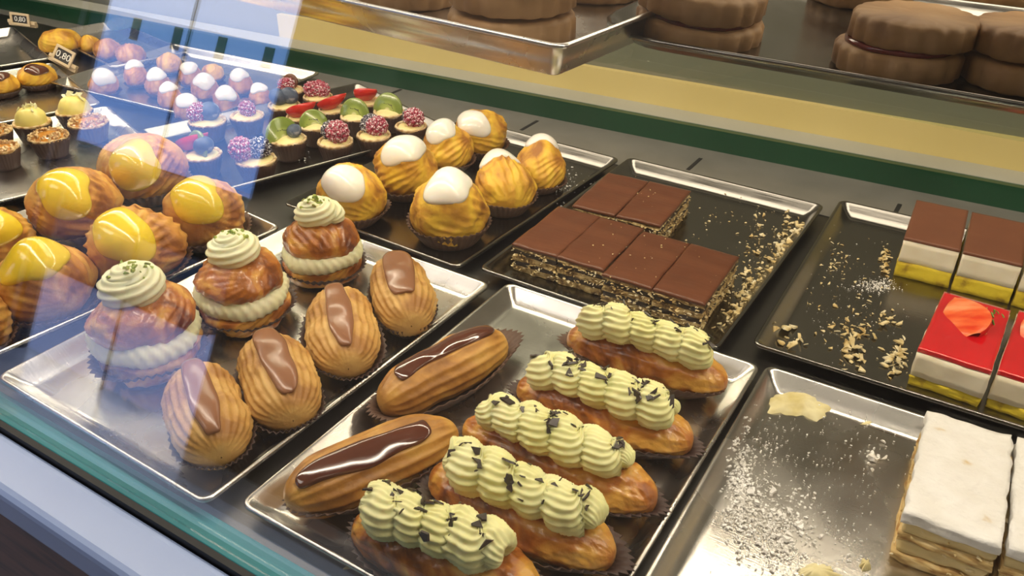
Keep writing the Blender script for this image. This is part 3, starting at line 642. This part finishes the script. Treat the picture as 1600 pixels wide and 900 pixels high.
def tart_base(label, px, py, w, seed, group, name='fruit_tartlet', z=.032, fill=CUST, rim=TART):
    P = at(px, py, z); R = w*dep(P)/F/2*.97; T = thing(name, label, 'tartlet', (P[0], P[1], FL), 0, group); h = .030
    cup(T, R*.72, R*1.0, h*.95, mt=PAPERD, n=30, seed=seed, amp=.03, wob=.02)
    rs = np.random.RandomState(seed); prof = [(R*.66, .004), (R*.93, h*.92), (R*.99, h), (R*.96, h+.0025), (R*.84, h+.0015), (R*.8, h-.004)]
    V, Fc = lathe(prof, 60); D = fbm(V*260, seed)[:, None]; V = V+D*np.array([.0007, .0007, .0008]); mesh('tart_shell', V, Fc, rim, T)
    k = 30; V, Fc = lathe([(R*.86*math.cos(t), h-.003+R*.30*math.sin(t)) for t in np.linspace(0, PI/2, 10)], k); V = V+(vn(V*120, seed)[:, None])*.001; mesh('custard', V, Fc, fill, T)
    return T, R, h, rs
e_l = unit([-.85, -.53, 0]); e_r = -e_l; e_f = unit([.44, -.73, 0]); e_b = -e_f   # picture left, right, towards and away from the viewer
GT = 'fruit tartlets in brown paper cups'
tarts = [
 ('raspberry and blackberry tartlet at the front corner of the fruit tray', 400, 250, 66, [('raspberry', -1, .1, .013), ('blackberry', .35, -.25, .012)]),
 ('tartlet with a standing kiwi slice and one blueberry, nearest the white iced puffs', 450, 218, 60, [('kiwi', -.35, .1, 1.3), ('blueberry', .6, -.1, .0085)]),
 ('tartlet with a big dusted raspberry in front of a blackberry, behind the round iced puff', 524, 222, 58, [('blackberry', -.4, -.5, .011), ('raspberry', .3, .15, .013)]),
 ('tartlet with a raspberry at right and blackberry at left, behind the second iced puff', 584, 212, 56, [('blackberry', -.35, -.55, .011), ('raspberry', .35, .05, .0115)]),
 ('rightmost tartlet with violet looking raspberry and small blackberry', 642, 198, 52, [('blackberry', -.1, -.55, .009), ('raspberry', .35, .05, .0115)]),
 ('kiwi tartlet behind the big raspberry tartlet, leaning on a strawberry', 492, 198, 46, [('kiwi', -.1, 0, .9)]),
 ('kiwi tartlet in the middle of the back row', 556, 183, 50, [('kiwi', -.1, 0, .3)]),
 ('kiwi tartlet at the right of the back row', 608, 176, 52, [('kiwi', -.1, 0, .2)]),
 ('tartlet with a long strawberry slice at the left of the reds', 468, 184, 44, [('wedge', .35, 0, .55)]),
 ('tartlet with an upright strawberry slice in the middle of the reds', 520, 172, 46, [('wedge', 0, 0, .75)]),
 ('tartlet with a pale strawberry slice behind the last kiwi', 574, 160, 46, [('wedge', 0, 0, -.1)]),
 ('tartlet with two dusted blueberries', 444, 165, 52, [('blueberry', -.45, .1, .0115), ('blueberry', .55, -.3, .0115)]),
 ('tartlet heaped with raspberries at the back of the fruit tray', 497, 152, 48, [('raspberry', -.55, 0, .010), ('raspberry', .1, -.4, .010), ('raspberry', .6, 0, .009)]),
 ('tartlet with a chocolate disc at the back, next to the blueberries', 452, 142, 48, [('disc', .1, -.5, 0), ('raspberry', -.4, .1, .008), ('raspberry', .0, .1, .008)]),
 ('tartlet with a chocolate disc and small raspberries left of the blueberries', 386, 182, 54, [('disc', -.1, -.5, 0), ('raspberry', -.1, -.1, .008), ('raspberry', .2, .1, .009)]),
 ('tartlet with raspberry and pale dusted blueberry below the left iced puffs', 324, 190, 60, [('raspberry', -.5, 0, .011), ('raspberry', -.9, .2, .009), ('blueberry', .3, -.1, .012)]),
 ('tartlet with long kiwi slice and dusted blueberry, leftmost on the fruit tray', 316, 242, 62, [('kiwi', -.5, -.2, -.2), ('blueberry', .3, .1, .011), ('wedge', -.9, -.8, .6)]),
]
for i, (lab, px, py, w, tops) in enumerate(tarts):
    T, R, h, rs = tart_base(lab, px, py, w, 900+i*3, GT)
    for kd, ox, oy, s in tops:
        P = (e_r*ox+e_f*oy)*R*.62+np.array([0, 0, h+R*.2])
        if kd == 'kiwi': kiwi(T, tuple(P+np.array([0, 0, -.002])), s, .3, R*1.08)
        elif kd == 'wedge': wedge(T, P+np.array([0, 0, .013]), s, .6, L=.052, W_=.038)
        elif kd == 'disc':
            V, Fc = lathe([(.0001, 0), (.013, 0), (.014, .001), (.013, .003), (.0001, .003)], 32); o = mesh('chocolate_disc', V, Fc, CHOCTOP, T); o.location = tuple(P+np.array([0, 0, .008])); o.rotation_euler = (1.2, 0, .5)
        else: berry(T, kd, P+np.array([0, 0, s*.85]), s*1.36, rs)
GN = 'nut and lemon tartlets on the far left tray'
for i, (lab, px, py, w, kd) in enumerate([
    ('caramel nut tartlet in a brown cup, in front of the lemon tartlet', 76, 214, 62, 'nut'),
    ('caramel nut tartlet half covered by violet reflection', 138, 192, 62, 'nut'),
    ('lemon cream tartlet with white shards, left of the picture pair', 50, 192, 58, 'lemon'),
    ('lemon cream tartlet with pale shards under the price tag side', 116, 174, 56, 'lemon'),
    ('nut tartlet cut by the left edge of the picture', 4, 232, 50, 'nut'),
    ('nut tartlet just behind the one cut by the left edge', -8, 206, 52, 'nut')]):
    T, R, h, rs = tart_base(lab, px, py, w, 1000+i*3, GN, 'nut_tartlet' if kd == 'nut' else 'lemon_tartlet', fill=CARAMEL if kd == 'nut' else LEMON, rim=NUT)
    if kd == 'nut':
        b = MB()
        for k in range(90):
            a = rs.uniform(0, 2*PI); q = R*.95*rs.uniform(.35, 1)**.6; z = h-.001+R*.30*math.sqrt(max(0, 1-(q/R/.98)**2))+.001
            cV, cF = chip_mesh(rs, .0034, .8); b.add(cV @ randrot(rs).T+[q*math.cos(a), q*math.sin(a), z], cF)
        b.build('chopped_nuts', NUT, T)['kind'] = 'stuff'
    else:
        V, Fc = lathe([(R*.86*math.cos(t)**.8, h-.003+R*1.0*math.sin(t)) for t in np.linspace(0, PI/2*.999, 14)], 40); V = V+vn(V*90, i)[:, None]*.0015; mesh('lemon_dome', V, Fc, LEMON, T)
        for k in range(9):
            cV, cF = chip_mesh(rs, .0085, .12); a = rs.uniform(0, 2*PI); q = R*rs.uniform(0, .55)
            mesh('white_chocolate_shard', cV @ randrot(rs).T+[q*math.cos(a), q*math.sin(a), h+R*.95-q*.3], cF, CREAM, T, False)
GC = 'chocolate iced puffs on the upper left tray'
make_puff('chocolate iced puff in the upper left corner, beside the price tag', 56, 110, 60, 50, 85, 71, DARKG, CHOUXY, .4, .5, GC, kz=.7, bump=.2, iz=.100, cupm=PAPERD, res=(70, 44))
make_puff('chocolate iced puff cut by the left edge of the picture', -2, 122, 56, -6, 98, 73, DARKG, CHOUXY, .4, .5, GC, kz=.7, bump=.2, iz=.100, cupm=PAPERD, res=(70, 44))
make_puff('bright yellow puff behind the price tag, no icing', 92, 60, 66, 92, 38, 75, None, CHOUXY, .4, .5, None, kz=.66, bump=.05, cupm=PAPERD, res=(90, 50))
GP = 'white iced puffs crowded on the far tray'
far = [(160, 122, 46, 160, 100, 'leftmost white iced puff on the far tray'), (210, 108, 38, 206, 84, 'white iced puff behind and right of the leftmost one'),
       (245, 122, 42, 242, 99, 'third white iced puff from the left on the far tray'), (264, 142, 40, 260, 120, 'white iced puff with a browned left flank'),
       (296, 108, 38, 292, 90, 'white iced puff at the rear middle of the far tray'), (318, 128, 44, 314, 108, 'white iced puff in the middle of the far tray'),
       (292, 162, 46, 290, 138, 'front white iced puff above the dusted berries'), (352, 148, 44, 349, 128, 'white iced puff beside the chocolate disc tartlet'),
       (374, 120, 38, 371, 102, 'white iced puff at the rear right of the far tray'), (405, 142, 38, 402, 122, 'rightmost white iced puff on the far tray')]
for i, (px, py, w, ix, iy, lab) in enumerate(far):
    make_puff(lab, px, py, w, ix, iy, 400+i*3, ICEW, CHOUX, .36, .72, GP, kz=.92, bump=.42, iz=.125, res=(56, 36), el=.1, cupm=PAPERD)
for i, (px, py, w, lab) in enumerate([(166, 68, 44, 'plain ridged puff at the back left of the far tray'), (202, 76, 46, 'plain ridged puff next to the back left one'), (262, 88, 40, 'plain yellow puff in the back row of the far tray'), (330, 100, 36, 'plain small puff at the back right of the far tray'), (136, 58, 36, 'plain yellow puff at the far left end')]):
    make_puff(lab, px, py, w, px, py-14, 450+i*3, None, CHOUX if i < 2 else CHOUXY, .3, .6, 'plain puffs behind the iced ones', kz=.8, bump=.1, res=(56, 36), cupm=PAPERD)

# ------------------------------------------------------------------ price tags
def textmesh(s, size, mt, parent, name='price_text'):
    c = bpy.data.curves.new('price', 'FONT'); c.body = s; c.size = size; c.extrude = .0003; c.align_x = 'CENTER'; c.align_y = 'CENTER'
    o = bpy.data.objects.new('price_curve', c); COL.objects.link(o); bpy.context.view_layer.update()
    me = bpy.data.meshes.new_from_object(o.evaluated_get(bpy.context.evaluated_depsgraph_get())); bpy.data.objects.remove(o)
    t = bpy.data.objects.new(name, me); COL.objects.link(t); me.materials.clear(); me.materials.append(mt); t.parent = parent; return t
def price_tag(label, px, py, z, w, h, rot):
    P = at(px, py, z); T = thing('price_tag', label, 'price tag', tuple(P), 0, 'small wooden price tags'); T.rotation_euler = rot
    b = MB(); f = .005; b.box(-w/2, w/2, -h/2, -h/2+f, 0, .004); b.box(-w/2, w/2, h/2-f, h/2, 0, .004); b.box(-w/2, -w/2+f, -h/2+f, h/2-f, 0, .004); b.box(w/2-f, w/2, -h/2+f, h/2-f, 0, .004)
    bevel(b.build('wooden_frame', PEG, T), .0008)
    b = MB(); b.box(-w/2+f, w/2-f, -h/2+f, h/2-f, .0005, .0022); b.build('blackboard', SLATE, T)
    b = MB(); b.box(-w*.72, w*.72, -h*.62, -h*.62+.008, -.012, -.004); b.box(-w*.72, w*.72, -h*.40, -h*.40+.007, -.010, -.0005); bevel(b.build('clothes_peg', PEG, T), .001)
    t = textmesh('0,80', h*.55, CHALK, T); t.location = (0, 0, .0026)
    return T
def face(right, up):
    r = unit(right); u = unit(np.array(up)-r*(np.array(up) @ r)); n = np.cross(r, u); return Matrix(np.stack([r, u, n], 1).tolist()).to_euler()
def imgdir(dx, dy): return RI*dx-UP*dy
price_tag('wooden price tag reading 0,80 on a peg beside the yellow puff', 100, 88, .045, .040, .032, face(imgdir(.72, .38), imgdir(.42, -.72)-FW*.1))
price_tag('smaller tilted price tag at the very top left behind the empty tray', 32, 30, .045, .042, .026, face(imgdir(.95, .12), imgdir(.35, -.6)-FW*.3))

# ------------------------------------------------------------------ upper glass shelf: trays and fluted cookies
SZ = .3305
PA = at(878, 72, SZ+.028); PB = at(590, 10, SZ+.028); PC = at(985, 24, SZ+.001)
u_ = unit(PA-PB); ang = math.atan2(u_[1], u_[0]); v_ = np.array([-u_[1], u_[0], 0]); w_, d_ = .42, .26
c_ = PA-u_*(w_/2)+v_*(d_/2)
t = tray('silver tray on the upper glass shelf, corner above the white iced puffs', c_[0], c_[1], math.degrees(ang), w_, d_, SZ, h=.028, inset=.014)
t['group'] = 'trays on the upper shelf'
t = tray('long dark tray with rounded corner on the upper shelf, holding fluted biscuits',   .100, .772, 0, .84, .30, SZ, mt=STEELD, r=.07, corner=.07, inset=.016, h=.013)
t['group'] = 'trays on the upper shelf'
def disc(T, name, R, h, z, mt, n=18, amp=.045, dx=0, dy=0, tilt=(0, 0)):
    m_ = n*6; th = np.linspace(0, 2*PI, m_, endpoint=False); V = []
    for q, zz in ((.0, 0), (.93, 0), (1, .1), (1, .82), (.94, 1), (.0, 1.02)):
        rr = R*max(q, .01)*(1+amp*(q > .9)*np.abs(np.cos(n/2*th))-amp*.5); V.append(np.stack([rr*np.cos(th), rr*np.sin(th), h*zz+0*th], 1))
    V = np.concatenate(V); V += vn(V*70, int(z*1000))[:, None]*.0008; M3 = rotm('X', tilt[0]) @ rotm('Y', tilt[1]); V = V @ M3.T+np.array([dx, dy, z]); return mesh(name, V, gridf(6, m_, False, True), mt, T)
def sand(label, px, py, R, h, z=0, tilt=(0, 0), jam=True, sh=(0, 0), base=.010):
    P = at(px, py, SZ+base); T = thing('fluted_biscuit', label, 'biscuit', (P[0], P[1], SZ+.0025+z), 0, 'fluted sandwich biscuits on the upper shelf')
    disc(T, 'lower_biscuit', R, h, .0, COOKIE, tilt=tilt)
    if jam: disc(T, 'jam_layer', R*.88, .004, h-.0005, JAM, amp=0, tilt=tilt)
    disc(T, 'upper_biscuit', R*.98, h, h+.003, COOKIE, dx=sh[0], dy=sh[1], tilt=tilt)
sand('fluted jam biscuit on the rounded left end of the dark upper tray', 1090, 42, .052, .020, tilt=(.05, .10))
sand('fluted jam biscuit in the middle of the dark upper tray', 1400, 92, .045, .019, tilt=(0, .0), sh=(.006, .004))
sand('pale fluted biscuit at the right picture edge on the upper tray', 1602, 112, .043, .019, jam=False)
sand('fluted biscuit behind the middle one on the upper tray', 1345, -12, .048, .019)
sand('fluted biscuit behind the right edge one on the upper tray', 1590, -5, .048, .019)
sand('fluted biscuit on the silver upper tray near its corner', 800, 42, .052, .022, jam=False)
sand('brown fluted biscuit cut by the top edge, at the back of the silver upper tray', 930, -20, .045, .018)
sand('fluted biscuit towards the left of the silver upper tray', 640, -12, .048, .020)

# ------------------------------------------------------------------ crumbs and smears (nobody could count them)
def crumbs(name, label, cat, spots, size, mt, seed, flat=.5, z=.0028, tr=None):
    rs = np.random.RandomState(seed); b = MB()
    for (px, py, sx, sy, n, s) in spots:
        for k in range(n):
            P = at(px+rs.normal()*sx, py+rs.normal()*sy, z); zz = z
            if tr:
                L_ = (P-np.array([tr[0], tr[1], 0])) @ rotz(math.radians(tr[2])); ed = min(.1485-abs(L_[0]), .2045-abs(L_[1]))
                if ed < .007: continue
                zz = z+float(np.interp(ed, [.007, .011, .017, .021], [.012, .0072, .0020, 0]))
            cV, cF = chip_mesh(rs, size*s*rs.uniform(.3, 1.3)**1.5, flat); R = align(np.array([0, 0, 1.])+rs.normal(size=3)*.35, rs)
            q = cV @ R.T; b.add(q+[P[0], P[1], zz-q[:, 2].min()*.9], cF)
    return tag(b.build(name, mt), label, cat, kind='stuff')
crumbs('pastry_crumbs', 'wafer crumbs strewn beside the chocolate squares', 'crumbs', [(1185, 430, 14, 50, 130, .8), (1140, 350, 45, 22, 50, .5), (1222, 385, 12, 24, 70, 1.2), (1148, 490, 14, 20, 100, 1), (1238, 362, 8, 16, 30, 1), (1190, 400, 30, 50, 80, .4), (1165, 470, 10, 30, 90, 1)], .0040, CRUMB, 1, .35, tr=(-.332, .9215, -.7))
crumbs('pastry_crumbs', 'tiny specks lying on top of the chocolate topped squares', 'crumbs', [(1000, 400, 60, 22, 46, 1), (985, 305, 40, 14, 18, 1)], .0011, CRUMB, 14, .6, z=FL+.0366)
crumbs('sugar_crumbs', 'white sugar specks on the white puff tray', 'crumbs', [(900, 285, 18, 12, 40, .6), (880, 300, 12, 10, 20, .7), (475, 243, 6, 6, 22, .6)], .003, POWDER, 4)
crumbs('pastry_crumbs', 'pale crumbs scattered in front of the chocolate and cream slices', 'crumbs', [(1330, 540, 16, 22, 60, 1.2), (1325, 505, 26, 22, 70, .7), (1230, 530, 14, 8, 14, 1.5), (1375, 500, 16, 6, 24, 1), (1400, 560, 10, 14, 70, 1.1), (1330, 440, 38, 34, 60, .5), (1300, 400, 12, 20, 26, .8), (1383, 405, 5, 22, 50, .9)], .0044, CRUMB, 2, .25, tr=(-.015, .953, 1.1))
crumbs('icing_sugar_dust', 'icing sugar patch on the dark tray left of the slices', 'sugar', [(1370, 447, 18, 5, 380, .8), (1330, 480, 45, 40, 120, .6)], .0013, POWDER, 3, tr=(-.015, .953, 1.1))
crumbs('icing_sugar_dust', 'icing sugar specks over the emptied front right tray', 'sugar', [(1156, 765, 12, 42, 900, 1.1), (1185, 745, 30, 55, 450, .7), (1215, 830, 26, 34, 700, 1.1), (1300, 720, 70, 50, 260, .8), (1250, 850, 60, 30, 160, .9), (1165, 790, 16, 30, 50, 2.4), (1220, 840, 24, 30, 36, 2.6), (1370, 712, 10, 8, 12, 3.4)], .0013, POWDER, 5, .7, tr=(.016, .515, .8))
def smear(label, px, py, rx, ry, seed, h=.004):
    n, k = 48, 8; rs = np.random.RandomState(seed); th = np.linspace(0, 2*PI, n, endpoint=False)
    C = at(px, py, .003); V = [C+[0, 0, h]]
    ed = 1+.45*vn(np.stack([np.cos(th)*2.2, np.sin(th)*2.2, 0*th+seed], 1), seed)+.25*vn(np.stack([np.cos(th)*6, np.sin(th)*6, 0*th], 1), seed+2)
    for j in range(1, k+1):
        q = j/k
        for i in range(n):
            P = at(px+rx*q*ed[i]*math.cos(th[i]), py+ry*q*ed[i]*math.sin(th[i]), .003); z = h*(1-q**3)*(.7+.5*float(vn(np.array([P*160]), seed)[0])) if j < k else -.0004
            V.append(np.array([P[0], P[1], .0028+max(z, -.0004)]))
    Fc = [(0, 1+(i+1) % n, 1+i) for i in range(n)]+gridf(k, n, False, True, 1)
    return tag(mesh('cream_smear', np.array(V), Fc, SMEARC), label, 'cream smear', 'cream smears on the front right tray')
smear('largest yellow cream smear at the back left corner of the front right tray', 1250, 632, 48, 20, 3, .007)
smear('small cream smear between the large one and the sugar dusted slices', 1380, 655, 26, 9, 5, .004)
smear('cream smear at the bottom edge of the front right tray', 1275, 893, 34, 12, 7, .004)
smear('tiny cream blob left of the dusted slice front', 1352, 884, 9, 9, 9, .005)
smear('cream trace low in the front tray beside the nearest cream eclair', 560, 884, 20, 7, 11, .003)
